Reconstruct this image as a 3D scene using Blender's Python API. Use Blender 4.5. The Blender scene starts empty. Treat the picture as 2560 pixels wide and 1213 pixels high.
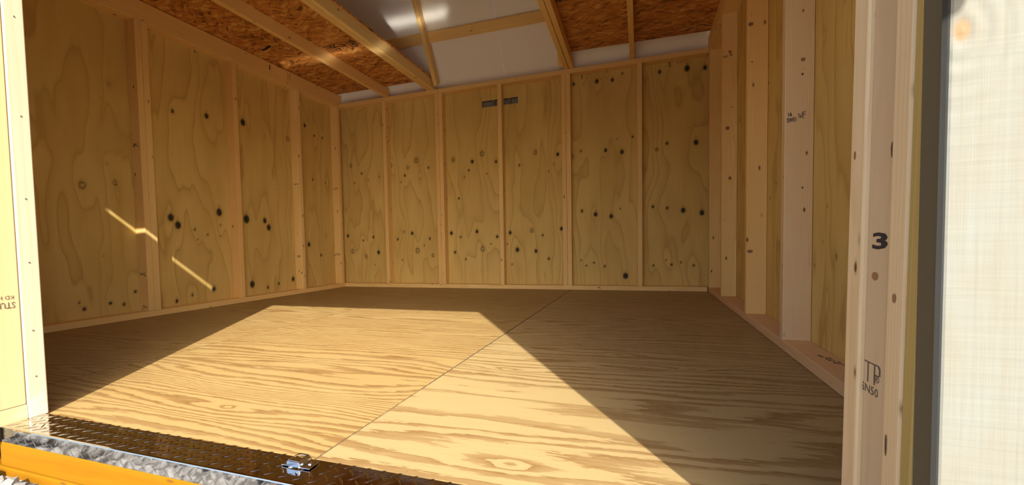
import bpy, bmesh, math, random
import numpy as np
from mathutils import Matrix, Vector
random.seed(7); rng = np.random.default_rng(11)
S = 0.0259                      # one unit of the layout (an inch of the shed) in metres
C = bpy.context.scene.collection
sc = bpy.context.scene

# ------------------------------------------------------------------ camera
CAM = (112.5576, -160.2753, 16.7321)
R_ = (0.94354, 0.33058, -0.02111); U_ = (0.00525, 0.04879, 0.9988); F_ = (-0.33121, 0.94252, -0.04431)
cd = bpy.data.cameras.new('camera'); cam = bpy.data.objects.new('camera', cd); C.objects.link(cam)
cd.sensor_width = 36; cd.lens = 1104.57*36/2560
cd.shift_x = (1280-1167.43)/2560; cd.shift_y = (659.30-606.5)/2560
cd.clip_start = 0.01
M = Matrix.Identity(4)
for i in range(3):
    M[i][0] = R_[i]; M[i][1] = U_[i]; M[i][2] = -F_[i]; M[i][3] = CAM[i]*S
cam.matrix_world = M
sc.camera = cam

# ------------------------------------------------------------------ light
SUN = Vector((-0.54, 1.0, -0.81)).normalized()      # direction the sunlight travels
sd = bpy.data.lights.new('sun', 'SUN'); sd.energy = 6.2; sd.angle = math.radians(0.6); sd.color = (1.0, 0.93, 0.80)
so = bpy.data.objects.new('sun', sd); C.objects.link(so)
so.rotation_euler = SUN.to_track_quat('-Z', 'Y').to_euler(); so.location = (3, -8, 6)
w = bpy.data.worlds.new('world'); sc.world = w; w.use_nodes = True
nt = w.node_tree; bg = nt.nodes['Background']
sky = nt.nodes.new('ShaderNodeTexSky'); sky.sky_type = 'NISHITA'; sky.sun_disc = False
sky.sun_elevation = math.asin(-SUN.z); sky.sun_rotation = math.atan2(-SUN.x, -SUN.y)
sky.altitude = 200; sky.dust_density = 4.0
nt.links.new(sky.outputs[0], bg.inputs[0]); bg.inputs[1].default_value = 0.24
sc.view_settings.view_transform = 'Standard'; sc.view_settings.look = 'None'
sc.view_settings.gamma = 1; sc.view_settings.use_curve_mapping = False
sc.view_settings.exposure = 0.66
sc.cycles.max_bounces = 10; sc.cycles.diffuse_bounces = 7; sc.cycles.glossy_bounces = 4
sc.cycles.caustics_reflective = True; sc.cycles.blur_glossy = 0.0; sc.cycles.sample_clamp_indirect = 0
sc.cycles.use_guiding = True; sc.cycles.use_surface_guiding = True; sc.cycles.guiding_training_samples = 32

# ------------------------------------------------------------------ materials
class NT:
    def __init__(s, name):
        s.m = bpy.data.materials.new(name); s.m.use_nodes = True
        s.t = s.m.node_tree; s.b = s.t.nodes['Principled BSDF']
    def n(s, typ, **k):
        o = s.t.nodes.new(typ)
        for a, v in k.items(): setattr(o, a, v)
        return o
    def put(s, sock, v):
        if isinstance(v, bpy.types.NodeSocket): s.t.links.new(v, sock)
        elif v is not None: sock.default_value = v
    def math(s, op, a, b=None, c=None, clamp=False):
        o = s.n('ShaderNodeMath', operation=op); o.use_clamp = clamp
        for i, v in enumerate((a, b, c)): s.put(o.inputs[i], v)
        return o.outputs[0]
    def vmath(s, op, a, b=None):
        o = s.n('ShaderNodeVectorMath', operation=op)
        s.put(o.inputs[0], a); s.put(o.inputs[1], b)
        return o.outputs[1] if op in ('LENGTH', 'DISTANCE') else o.outputs[0]
    def noise(s, vec, scale=1, detail=2, rough=.5, dist=0, col=False):
        o = s.n('ShaderNodeTexNoise'); s.put(o.inputs['Vector'], vec)
        o.inputs['Scale'].default_value = scale; o.inputs['Detail'].default_value = detail
        o.inputs['Roughness'].default_value = rough; o.inputs['Distortion'].default_value = dist
        return o.outputs['Color' if col else 'Fac']
    def vor(s, vec, scale=1, out='Distance', rand=1):
        o = s.n('ShaderNodeTexVoronoi'); s.put(o.inputs['Vector'], vec); o.inputs['Scale'].default_value = scale
        o.inputs['Randomness'].default_value = rand
        return o.outputs[out]
    def ramp(s, f, pts, interp='LINEAR'):
        o = s.n('ShaderNodeValToRGB'); s.put(o.inputs[0], f); r = o.color_ramp; r.interpolation = interp
        while len(r.elements) < len(pts): r.elements.new(.5)
        for e, (p, c) in zip(r.elements, pts):
            e.position = p; e.color = (c, c, c, 1) if isinstance(c, (int, float)) else (*c, 1)
        return o.outputs[0]
    def mix(s, f, a, b, mode='MIX'):
        o = s.n('ShaderNodeMix', data_type='RGBA', blend_type=mode)
        s.put(o.inputs[0], f)
        for i, v in ((6, a), (7, b)):
            s.put(o.inputs[i], (*v, 1) if isinstance(v, tuple) and len(v) == 3 else v)
        return o.outputs[2]
    def scale(s, vec, x, y, z):
        return s.vmath('MULTIPLY', vec, (x, y, z))
    def obj(s):
        return s.n('ShaderNodeTexCoord').outputs['Object']
    def rand(s):
        return s.n('ShaderNodeObjectInfo').outputs['Random']
    def attr(s, name):
        return s.n('ShaderNodeAttribute', attribute_name=name).outputs['Fac']
    def bump(s, h, strength=.3, dist=.002):
        o = s.n('ShaderNodeBump'); o.inputs['Strength'].default_value = strength; o.inputs['Distance'].default_value = dist
        s.put(o.inputs['Height'], h); s.t.links.new(o.outputs[0], s.b.inputs['Normal'])
    def out(s, col=None, rough=.6, metal=0, spec=None):
        s.put(s.b.inputs['Base Color'], (*col, 1) if isinstance(col, tuple) and len(col) == 3 else col)
        s.put(s.b.inputs['Roughness'], rough); s.b.inputs['Metallic'].default_value = metal
        if spec is not None: s.b.inputs['Specular IOR Level'].default_value = spec
        return s.m

def pine(name, light, dark, contrast=1.0, knots=True, spots=.5, ringf=900):
    """sawn softwood: growth rings about a pith line off to one side, fine fibre, a few knots; length runs along local z"""
    k = NT(name); p = k.obj(); r = k.rand()
    off = k.n('ShaderNodeCombineXYZ')
    k.put(off.inputs[2], k.math('MULTIPLY', r, 37.0))
    p = k.vmath('ADD', p, off.outputs[0])
    sx = k.n('ShaderNodeSeparateXYZ'); k.put(sx.inputs[0], p)
    wob = k.noise(k.scale(p, 8, 8, 1.1), 1, 3, .55, 0, True)
    wob = k.vmath('MULTIPLY', k.vmath('SUBTRACT', wob, (.5, .5, .5)), (.045, .045, .0))
    q = k.vmath('ADD', p, wob)
    cen = k.n('ShaderNodeCombineXYZ')
    k.put(cen.inputs[0], k.math('SUBTRACT', k.math('MULTIPLY', k.math('FRACT', k.math('MULTIPLY', r, 7.3)), .10), .05))
    k.put(cen.inputs[1], k.math('SUBTRACT', k.math('MULTIPLY', k.math('FRACT', k.math('MULTIPLY', r, 13.7)), .16), .08))
    d = k.vmath('MULTIPLY', k.vmath('SUBTRACT', q, cen.outputs[0]), (1, 1, 0))
    rad = k.vmath('LENGTH', d)
    ring = k.math('FRACT', k.math('MULTIPLY', rad, ringf/6.283))
    ring = k.ramp(ring, [(0, .25), (.12, .0), (.55, .25), (.9, 1.0), (1, .4)])
    fib = k.noise(k.scale(p, 260, 260, 5), 1, 2, .6)
    f = k.math('ADD', k.math('MULTIPLY', ring, .55*contrast), k.math('MULTIPLY', k.math('SUBTRACT', fib, .5), .7*contrast), clamp=True)
    col = k.mix(f, light, dark)
    hue = k.math('FRACT', k.math('MULTIPLY', r, 29.1))
    col = k.mix(k.math('MULTIPLY', hue, .38), col, (dark[0]*1.15, dark[1]*.92, dark[2]*.72))
    bl = k.noise(k.scale(p, 9, 9, 1.6), 1, 2)
    col = k.mix(k.ramp(bl, [(.42, 0), (.75, .35)]), col, (dark[0]*1.05, dark[1], dark[2]*.9))
    if knots:
        v = k.vor(k.scale(k.vmath('ADD', p, k.vmath('MULTIPLY', wob, (.35, .35, 0))), 17, 17, 7.5), 1)
        kn = k.ramp(v, [(0, 1), (.075*spots/.5, 1), (.115*spots/.5, .35), (.2*spots/.5, 0)])
        col = k.mix(kn, col, (.16, .065, .022))
    k.bump(fib, .12, .0006)
    return k.out(col, .62, 0, .3)

def plyface(name, light, dark, line, knotc, linew=.25):
    """plywood veneer: the mesh carries the veneer's grain field 'ph' and its knots 'kn', 'halo'"""
    k = NT(name); p = k.obj(); ph = k.attr('ph')
    w1 = k.noise(k.scale(p, 40, 40, 7), 1, 3, .6)
    g = k.math('FRACT', k.math('ADD', ph, k.math('MULTIPLY', w1, .16)))
    band = k.ramp(g, [(0, .6), (.09, .05), (.45, .15), (.80, .55), (.93, .95), (1, .6)])
    fib = k.noise(k.scale(p, 110, 110, 4), 1, 3, .6)
    big = k.noise(k.scale(p, 3.0, 3.0, 1.2), 1, 3, .55)
    col = k.mix(k.math('MULTIPLY', band, .8), light, dark)
    col = k.mix(k.ramp(g, [(.90, 0), (.972, linew*2.2), (1, 0)]), col, line)
    col = k.mix(k.ramp(fib, [(.35, 0), (.8, .30)]), col, dark)
    col = k.mix(k.ramp(big, [(.38, 0), (.72, .55)]), col, dark)
    bigg = k.noise(k.scale(p, 5, 5, 2.0), 1, 2, .5)
    col = k.mix(k.ramp(bigg, [(.5, 0), (.8, .25)]), col, (light[0]*.75, light[1]*.85, light[2]*.95))
    tick = k.vor(k.scale(p, 24, 24, 3.2), 1)
    col = k.mix(k.ramp(tick, [(.03, .5), (.07, 0)]), col, line)
    col = k.mix(k.attr('halo'), col, dark)
    col = k.mix(k.attr('kn'), col, knotc)
    k.bump(fib, .1, .0005)
    return k.out(col, .68, 0, .25)

def flatm(name, col, rough=.6, metal=0, spec=None):
    return NT(name).out(col, rough, metal, spec)

M_PINE = pine('pine_lumber', (.87, .635, .27), (.68, .425, .14), .8, True, .36)
M_PINEW = pine('pale_spruce_lumber', (.78, .59, .35), (.62, .41, .20), .7, True, .26)
M_PINEG = pine('weathered_spruce_lumber', (.62, .49, .32), (.52, .39, .23), .7, True, .2)
M_PINEL = pine('bright_spruce_lumber', (.60, .47, .27), (.55, .38, .18), .5, True, .22)
M_PINEWH = pine('white_spruce_lumber', (.53, .48, .38), (.48, .385, .24), .8, True, .2, 320)
def rough_mat():
    k = NT('rough_sawn_spruce'); p = k.obj()
    sx = k.n('ShaderNodeSeparateXYZ'); k.put(sx.inputs[0], p)
    saw = k.noise(k.scale(p, 6, 6, 110), 1, 2, .6); fib = k.noise(k.scale(p, 200, 200, 6), 1, 3, .6)
    big = k.noise(k.scale(p, 20, 20, 9), 1, 3, .6)
    d = k.vmath('DISTANCE', k.scale(p, 1, 0, .62), (-.038, 0, 24.79*S*.62))
    rings = k.math('SINE', k.math('MULTIPLY', k.math('ADD', d, k.math('MULTIPLY', big, .010)), 480))
    fade = k.ramp(d, [(0, 1), (.012, 1), (.075, 0)])
    col = k.mix(fib, (.212, .225, .211), (.189, .186, .152))
    col = k.mix(k.ramp(big, [(.4, 0), (.75, .6)]), col, (.196, .177, .134))
    col = k.mix(k.ramp(d, [(.0045, 1), (.008, 0)]), col, (.24, .165, .095))
    d2 = k.vmath('DISTANCE', k.scale(p, 1, 0, .6), (-.0456, 0, 25.95*S*.6))
    col = k.mix(k.ramp(d2, [(.009, 1), (.012, 0)]), col, (.07, .065, .055))
    k.bump(k.math('ADD', k.math('MULTIPLY', saw, .6), k.math('ADD', k.math('MULTIPLY', fib, .5), k.math('MULTIPLY', k.math('MULTIPLY', rings, fade), .35))), .5, .0022)
    return k.out(col, .85, 0, .1)
M_ROUGH = rough_mat()
M_PLY = plyface('wall_plywood', (.74, .545, .19), (.56, .37, .105), (.32, .175, .045), (.035, .032, .022), .16)
def floor_mat(name, light, dark):
    k = NT(name); p = k.obj(); ph = k.attr('ph')
    w1 = k.noise(k.scale(p, 7, 62, 1), 1, 4, .62)
    w2 = k.noise(k.scale(p, 30, 260, 1), 1, 3, .6)
    g = k.math('ADD', ph, k.math('MULTIPLY', k.math('SUBTRACT', w1, .5), 1.0))
    g = k.math('FRACT', k.math('ADD', g, k.math('MULTIPLY', k.math('SUBTRACT', w2, .5), .42)))
    band = k.ramp(g, [(0, .9), (.04, .08), (.28, 0), (.60, .06), (.66, .62), (.88, .80), (.95, 1), (1, 1)])
    streak = k.noise(k.scale(p, 6, 420, 1), 1, 3, .65)
    col = k.mix(band, light, dark)
    col = k.mix(k.ramp(streak, [(.35, 0), (.75, .30)]), col, (.25, .15, .056))
    soft = k.noise(k.scale(p, 2.5, 6, 1), 1, 2)
    col = k.mix(k.ramp(soft, [(.4, 0), (.7, .25)]), col, (.40, .305, .14))
    col = k.mix(k.ramp(k.noise(k.scale(p, 7, 9, 1), 1, 4, .7), [(.62, 0), (.85, .35)]), col, (.28, .19, .11))
    tick = k.vor(k.scale(p, 11, 34, 1), 1)
    col = k.mix(k.ramp(tick, [(.02, .7), (.05, 0)]), col, (.13, .065, .025))
    k.bump(k.math('ADD', k.math('MULTIPLY', band, .5), streak), .18, .0008)
    return k.out(col, k.ramp(band, [(0, .5), (1, .42)]), 0, .35)
M_FLOOR = floor_mat('floor_plywood', (.385, .266, .104), (.205, .110, .036))
M_FLOORB = floor_mat('pale_floor_plywood', (.400, .298, .138), (.218, .126, .046))
def osb_mat():
    k = NT('osb'); p = k.obj()
    cols = []
    q = k.vmath('ADD', p, k.vmath('MULTIPLY', k.noise(k.scale(p, 6, 6, 6), 1, 2, .5, 0, True), (.10, .10, 0)))
    a = k.vor(k.scale(q, 9, 38, 1), 1, 'Color')
    rot = k.n('ShaderNodeVectorRotate'); rot.rotation_type = 'Z_AXIS'; rot.inputs['Angle'].default_value = .7; k.put(rot.inputs[0], q)
    b = k.vor(k.scale(rot.outputs[0], 11, 46, 1), 1, 'Color')
    rot2 = k.n('ShaderNodeVectorRotate'); rot2.rotation_type = 'Z_AXIS'; rot2.inputs['Angle'].default_value = -.6; k.put(rot2.inputs[0], q)
    c = k.vor(k.scale(rot2.outputs[0], 12, 48, 1), 1, 'Color')
    ga = k.vmath('DOT_PRODUCT', a, (1, 0, 0)); 
    def ch(v):
        s = k.n('ShaderNodeSeparateColor'); k.put(s.inputs[0], v); return s.outputs
    A, B, D = ch(a), ch(b), ch(c)
    f = k.math('ADD', k.math('MULTIPLY', A[0], .34), k.math('ADD', k.math('MULTIPLY', B[0], .33), k.math('MULTIPLY', D[0], .33)))
    fine = k.noise(k.scale(q, 60, 300, 1), 1, 2, .6)
    f = k.math('ADD', f, k.math('MULTIPLY', k.math('SUBTRACT', fine, .5), .25))
    col = k.ramp(f, [(.15, (.20, .064, .012)), (.38, (.46, .172, .034)), (.6, (.57, .235, .050)), (.85, (.74, .42, .13))])
    chip = k.ramp(B[1], [(.90, 0), (.93, .7)])
    col = k.mix(k.math('MULTIPLY', chip, k.ramp(D[2], [(.4, 0), (.6, 1)])), col, (.05, .017, .005))
    k.bump(f, .5, .0015)
    return k.out(col, .42, 0, .45)
M_OSB = osb_mat()
def white_mat():
    k = NT('white_roof_liner'); p = k.obj()
    n = k.noise(k.scale(p, 120, 120, 120), 1, 3, .6)
    b = k.noise(k.scale(p, 2, 2, 2), 1, 2)
    k.bump(n, .12, .001)
    return k.out(k.mix(k.ramp(b, [(.3, 0), (.7, .5)]), (.90, .89, .86), (.85, .84, .81)), .42, 0, .4)
M_WHITE = white_mat()
def plate_mat():
    k = NT('aluminium_tread_plate'); p = k.obj()
    n = k.noise(k.scale(p, 30, 30, 30), 1, 3, .6)
    r = k.noise(k.scale(p, 220, 60, 60), 1, 2, .7)
    k.bump(n, .06, .002)
    return k.out((.58, .58, .58), k.ramp(r, [(.3, .055), (.8, .085)]), 1)
M_PLATE = plate_mat()
def yellow_mat():
    k = NT('yellow_treated_lumber'); p = k.obj()
    w = k.noise(k.scale(p, 60, 60, 2.2), 1, 4, .6, .6)
    b = k.noise(k.scale(p, 18, 18, 3), 1, 3, .6)
    col = k.mix(k.ramp(w, [(.3, 0), (.75, .9)]), (.27, .125, .003), (.21, .085, .002))
    col = k.mix(k.ramp(b, [(.6, 0), (.85, .6)]), col, (.30, .14, .02))
    v = k.vor(k.scale(p, 22, 22, 6), 1)
    col = k.mix(k.ramp(v, [(.04, .8), (.10, 0)]), col, (.12, .05, .01))
    k.bump(w, .2, .001)
    return k.out(col, .6, 0, .12)
M_YEL = yellow_mat()
def stone_mat():
    k = NT('grey_gravel'); p = k.obj()
    n = k.noise(k.scale(p, 25, 25, 25), 1, 4, .65)
    r = k.vor(k.scale(p, 28, 28, 28), 1, 'Color')
    s = k.n('ShaderNodeSeparateColor'); k.put(s.inputs[0], r)
    col = k.mix(n, (.12, .12, .12), (.29, .287, .28))
    col = k.mix(k.math('MULTIPLY', s.outputs[0], .4), col, (.36, .355, .34))
    k.bump(n, .4, .004)
    return k.out(col, .75, 0, .3)
M_STONE = stone_mat()
def soil_mat():
    k = NT('gravel_ground'); p = k.obj()
    v = k.vor(k.scale(p, 34, 34, 34), 1, 'Color'); d = k.vor(k.scale(p, 34, 34, 34), 1)
    s = k.n('ShaderNodeSeparateColor'); k.put(s.inputs[0], v)
    col = k.mix(s.outputs[0], (.14, .138, .135), (.33, .325, .315))
    col = k.mix(k.ramp(d, [(.45, 0), (.75, .85)]), col, (.09, .087, .082))
    k.bump(d, 1.0, .02)
    return k.out(col, .8, 0, .2)
M_SOIL = soil_mat()
def ply_edge():
    k = NT('plywood_edge'); p = k.obj()
    n = k.noise(k.scale(p, 900, 900, 4), 1, 2, .6)
    return k.out(k.mix(n, (.62, .45, .16), (.30, .19, .05)), .7, 0, .2)
M_EDGE = ply_edge()
M_INK = flatm('stamp_ink', (.020, .016, .022), .7)
M_INKG = flatm('faded_ink', (.10, .075, .06), .8)
M_INKV = flatm('violet_ink', (.055, .030, .060), .8)
M_ZINC = NT('zinc_plated_steel').out((.72, .76, .80), .16, 1)
M_KNOT = flatm('wood_knot', (.30, .155, .065), .7); M_KNOTD = flatm('dark_wood_knot', (.10, .062, .035), .7); M_KNOTP = flatm('blue_stain', (.33, .28, .20), .7)
M_GRIME = flatm('joint_grime', (.045, .036, .026), .9)
M_VENT = flatm('grey_louver_metal', (.70, .67, .66), .5, .1)
M_DARK = flatm('dark_void', (.03, .025, .02), .9)
M_NAIL = flatm('nail_steel', (.35, .34, .33), .4, .8)
M_EXT = NT('stained_siding').out((.20, .17, .105), .8)
M_EXTD = NT('dark_door_siding').out((.125, .098, .052), .85)

# ------------------------------------------------------------------ mesh helpers
def V(x, y, z): return Vector((x*S, y*S, z*S))
def link(name, me, mat=None, parent=None):
    o = bpy.data.objects.new(name, me); C.objects.link(o)
    if mat is not None:
        for m in (mat if isinstance(mat, (list, tuple)) else [mat]): me.materials.append(m)
    if parent is not None: o.parent = parent
    return o
def tag(o, label, cat, kind=None, group=None):
    o['label'] = label; o['category'] = cat
    if kind: o['kind'] = kind
    if group: o['group'] = group
    return o
def root(name, label, cat, kind=None, group=None, loc=None):
    o = bpy.data.objects.new(name, None); C.objects.link(o); o.empty_display_size = .05
    if loc: o.location = V(*loc)
    bpy.context.view_layer.update()
    return tag(o, label, cat, kind, group)
def adopt(o, parent):
    """parent a mesh that is laid out in world space to a thing whose empty stands somewhere else"""
    o.parent = parent; o.matrix_parent_inverse = Matrix.Translation(parent.location).inverted()
    return o
_mc = {}
def lumber_mesh(L, w, t, c=.10, e=0):
    key = (round(L, 3), w, t, c)
    if key in _mc: return _mc[key]
    pts = []
    for sx, sy, a0 in ((1, 1, 0), (-1, 1, 90), (-1, -1, 180), (1, -1, 270)):
        for k in range(3):
            a = math.radians(a0 + 45*k)
            pts.append((sx*(w/2-c)+c*math.cos(a), sy*(t/2-c)+c*math.sin(a)))
    n = len(pts)
    vs = [(x*S, y*S, 0) for x, y in pts] + [(x*S, y*S, L*S) for x, y in pts]
    fs = [(i, (i+1) % n, n+(i+1) % n, n+i) for i in range(n)] + [tuple(range(n-1, -1, -1)), tuple(range(n, 2*n))]
    me = bpy.data.meshes.new('lumber'); me.from_pydata(vs, [], fs); me.update()
    for p in me.polygons[:n]: p.use_smooth = False
    _mc[key] = me
    return me
_mats = {}
def lumber(name, A, B, wdir, w=3.5, t=1.5, mat=None, parent=None, c=.10):
    """a board whose length runs from A to B, its width w along wdir, its thickness t across"""
    A, B = Vector(A), Vector(B); z = (B-A); L = z.length; z.normalize()
    x = Vector(wdir); x = (x - z*x.dot(z)).normalized(); y = z.cross(x)
    me = lumber_mesh(L, w, t, c)
    if not me.materials: me.materials.append(mat or M_PINE)
    elif me.materials[0] != (mat or M_PINE): 
        me = me.copy(); me.materials[0] = mat or M_PINE
    o = bpy.data.objects.new(name, me); C.objects.link(o)
    m = Matrix.Identity(4)
    for i in range(3):
        m[i][0] = x[i]; m[i][1] = y[i]; m[i][2] = z[i]; m[i][3] = A[i]*S
    if parent is not None:
        o.parent = parent; m = Matrix.Translation(parent.location).inverted() @ m
    o.matrix_basis = m
    return o
def prism(name, poly, z0, z1, mat, parent=None, axis='z'):
    """extrude a polygon given in layout units; axis names the extrusion direction"""
    n = len(poly)
    f = {'z': lambda a, b, h: (a, b, h), 'x': lambda a, b, h: (h, a, b), 'y': lambda a, b, h: (a, h, b)}[axis]
    vs = [tuple(q*S for q in f(a, b, z0)) for a, b in poly] + [tuple(q*S for q in f(a, b, z1)) for a, b in poly]
    fs = [tuple(range(n-1, -1, -1)), tuple(range(n, 2*n))] + [(i, (i+1) % n, n+(i+1) % n, n+i) for i in range(n)]
    me = bpy.data.meshes.new(name); me.from_pydata(vs, [], fs); me.update()
    bm = bmesh.new(); bm.from_mesh(me); bmesh.ops.recalc_face_normals(bm, faces=bm.faces); bm.to_mesh(me); bm.free()
    o = link(name, me, mat)
    if parent is not None: adopt(o, parent)
    return o
def boxw(name, a, b, mat, parent=None):
    return prism(name, [(a[0], a[1]), (b[0], a[1]), (b[0], b[1]), (a[0], b[1])], a[2], b[2], mat, parent)
def place(o, parent, m):
    if parent is not None:
        o.parent = parent
        o.matrix_parent_inverse = world(parent).inverted()
    o.matrix_basis = m
def world(o):
    m = o.matrix_basis.copy()
    if o.parent is not None: m = world(o.parent) @ o.matrix_parent_inverse @ m
    return m
def stamp(text, P, e1, e2, h, parent, mat=None, wscale=1.0, off=.015, name='stamp', bold=.0):
    cu = bpy.data.curves.new(name, 'FONT'); cu.body = text; cu.size = 1.0; cu.extrude = .0; cu.offset = bold
    cu.materials.append(mat or M_INK); cu.resolution_u = 2
    o = bpy.data.objects.new(name, cu); C.objects.link(o)
    e1, e2 = Vector(e1).normalized(), Vector(e2).normalized(); n = e1.cross(e2)
    s = h/.70
    m = Matrix.Identity(4)
    for i in range(3):
        m[i][0] = e1[i]*s*wscale*S; m[i][1] = e2[i]*s*S; m[i][2] = n[i]*S; m[i][3] = (P[i]+n[i]*off)*S
    place(o, parent, m)
    return o
def quads(name, rects, P, e1, e2, parent, mat=None, off=.012):
    """ink print that cannot be read: flat marks (u0, v0, u1, v1) laid on a board"""
    e1, e2 = Vector(e1).normalized(), Vector(e2).normalized(); n = e1.cross(e2); P = Vector(P)+n*off
    vs, fs = [], []
    for u0, v0, u1, v1 in rects:
        i = len(vs)
        for u, v in ((u0, v0), (u1, v0), (u1, v1), (u0, v1)): vs.append(tuple((P+e1*u+e2*v)*S))
        fs.append((i, i+1, i+2, i+3))
    me = bpy.data.meshes.new(name); me.from_pydata(vs, [], fs); me.update()
    o = link(name, me, mat or M_INKG)
    place(o, parent, Matrix.Identity(4))
    return o
def scribble(w, h, n, seed):
    r = random.Random(seed); out = []
    for i in range(n):
        x = w*i/n; cw = w/n*.72
        for k in range(r.choice((2, 3))):
            if r.random() < .5: out.append((x, h*r.uniform(0, .75), x+cw*.35, h*r.uniform(.8, 1)))
            else:
                y = h*r.uniform(0, .8); out.append((x, y, x+cw, y+h*.2))
    return out

# value noise and the veneer's grain field
def vn(x, y, seed):
    g = np.random.default_rng(seed).random((64, 64))
    xi, yi = np.floor(x).astype(int), np.floor(y).astype(int); fx, fy = x-xi, y-yi
    fx = fx*fx*fx*(fx*(6*fx-15)+10); fy = fy*fy*fy*(fy*(6*fy-15)+10)
    a, b = g[xi % 64, yi % 64], g[(xi+1) % 64, yi % 64]; c, d = g[xi % 64, (yi+1) % 64], g[(xi+1) % 64, (yi+1) % 64]
    return (a*(1-fx)+b*fx)*(1-fy)+(c*(1-fx)+d*fx)*fy
def veneer(a, z, knots, seed):
    """grain along z; a across; returns grain phase, knot darkness and halo"""
    wa = a + 1.6*(vn(a/9, z/14, seed+5)-.5)
    ph = wa/16 + 3.6*vn(wa/8.5, z/50, seed) + 1.4*vn(wa/3.6, z/22, seed+1) + .40*vn(wa/1.5, z/7, seed+2)
    kn = np.zeros_like(a); halo = np.zeros_like(a)
    for ka, kz, r, kind in knots:
        r = r*.86
        da, dz = a-ka, z-kz
        d = np.hypot(da, dz*.78)
        ph += (.42+.3*(kind == 1))*np.exp(-(da/(2.4*r+.7))**2-(dz/(7.5*r+1.5))**2)
        tail = (np.abs(da) < .22*r+.05) & (dz > 0) & (dz < 2.6*r)
        if kind == 0:
            kn = np.maximum(kn, np.clip((r-d)/(.28*r+.05)+.2, 0, 1))
            kn = np.maximum(kn, np.where(tail, .8*(1-dz/(2.6*r)), 0))
        elif kind == 1:
            kn = np.maximum(kn, np.clip(1-np.abs(d-.78*r)/(.30*r+.06), 0, 1)*.9)
            kn = np.maximum(kn, np.where(tail & (dz > .8*r), .7*(1-dz/(2.6*r)), 0))
        else:
            kn = np.maximum(kn, .35*np.clip((r-d)/r, 0, 1))
        halo = np.maximum(halo, .55*np.clip(1-(d-r)/(1.2*r), 0, 1))
    return ph, kn, halo
def gridmesh(name, a0, a1, b0, b1, step, fpos, fields, mat, parent, thick, hole=None):
    """a sheet: a fine grid for the face that is seen, plain back and edges; fields(a, b) -> attributes"""
    na, nb = max(2, int(round((a1-a0)/step))+1), max(2, int(round((b1-b0)/step))+1)
    A, B = np.meshgrid(np.linspace(a0, a1, na), np.linspace(b0, b1, nb), indexing='ij')
    P = fpos(A.ravel(), B.ravel(), 0.0)*S
    i = np.arange(na*nb).reshape(na, nb)
    q = np.stack([i[:-1, :-1], i[1:, :-1], i[1:, 1:], i[:-1, 1:]], -1).reshape(-1, 4)
    if hole:
        ca = (A[:-1, :-1]+A[1:, 1:]).ravel()/2; cb = (B[:-1, :-1]+B[1:, 1:]).ravel()/2
        q = q[~((ca > hole[0]) & (ca < hole[1]) & (cb > hole[2]) & (cb < hole[3]))]
    nv = na*nb; vs = [P]; fs = [q]
    def slab(x0, x1, y0, y1):
        nonlocal nv
        aa = np.array([x0, x1, x1, x0]*2, float); bb = np.array([y0, y0, y1, y1]*2, float); dd = np.array([.02]*4+[thick]*4)
        vs.append(fpos(aa, bb, dd)*S)
        k = nv; fs.append(np.array([[0, 1, 5, 4], [1, 2, 6, 5], [2, 3, 7, 6], [3, 0, 4, 7], [4, 5, 6, 7]])+k); nv += 8
    if hole:
        slab(a0, hole[0], b0, b1); slab(hole[1], a1, b0, b1); slab(hole[0], hole[1], b0, hole[2]); slab(hole[0], hole[1], hole[3], b1)
    else: slab(a0, a1, b0, b1)
    vs = np.concatenate(vs); fs = np.concatenate(fs)
    me = bpy.data.meshes.new(name); me.vertices.add(len(vs)); me.vertices.foreach_set('co', vs.astype(np.float32).ravel())
    me.loops.add(fs.size); me.loops.foreach_set('vertex_index', fs.astype(np.int32).ravel())
    me.polygons.add(len(fs)); me.polygons.foreach_set('loop_start', np.arange(0, fs.size, 4, dtype=np.int32))
    me.update(calc_edges=True)
    for nm, f in zip(('ph', 'kn', 'halo'), fields(A.ravel(), B.ravel())):
        at = me.attributes.new(nm, 'FLOAT', 'POINT'); buf = np.zeros(len(vs), np.float32); buf[:na*nb] = f; at.data.foreach_set('value', buf)
    o = link(name, me, mat); adopt(o, parent)
    return o

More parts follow.
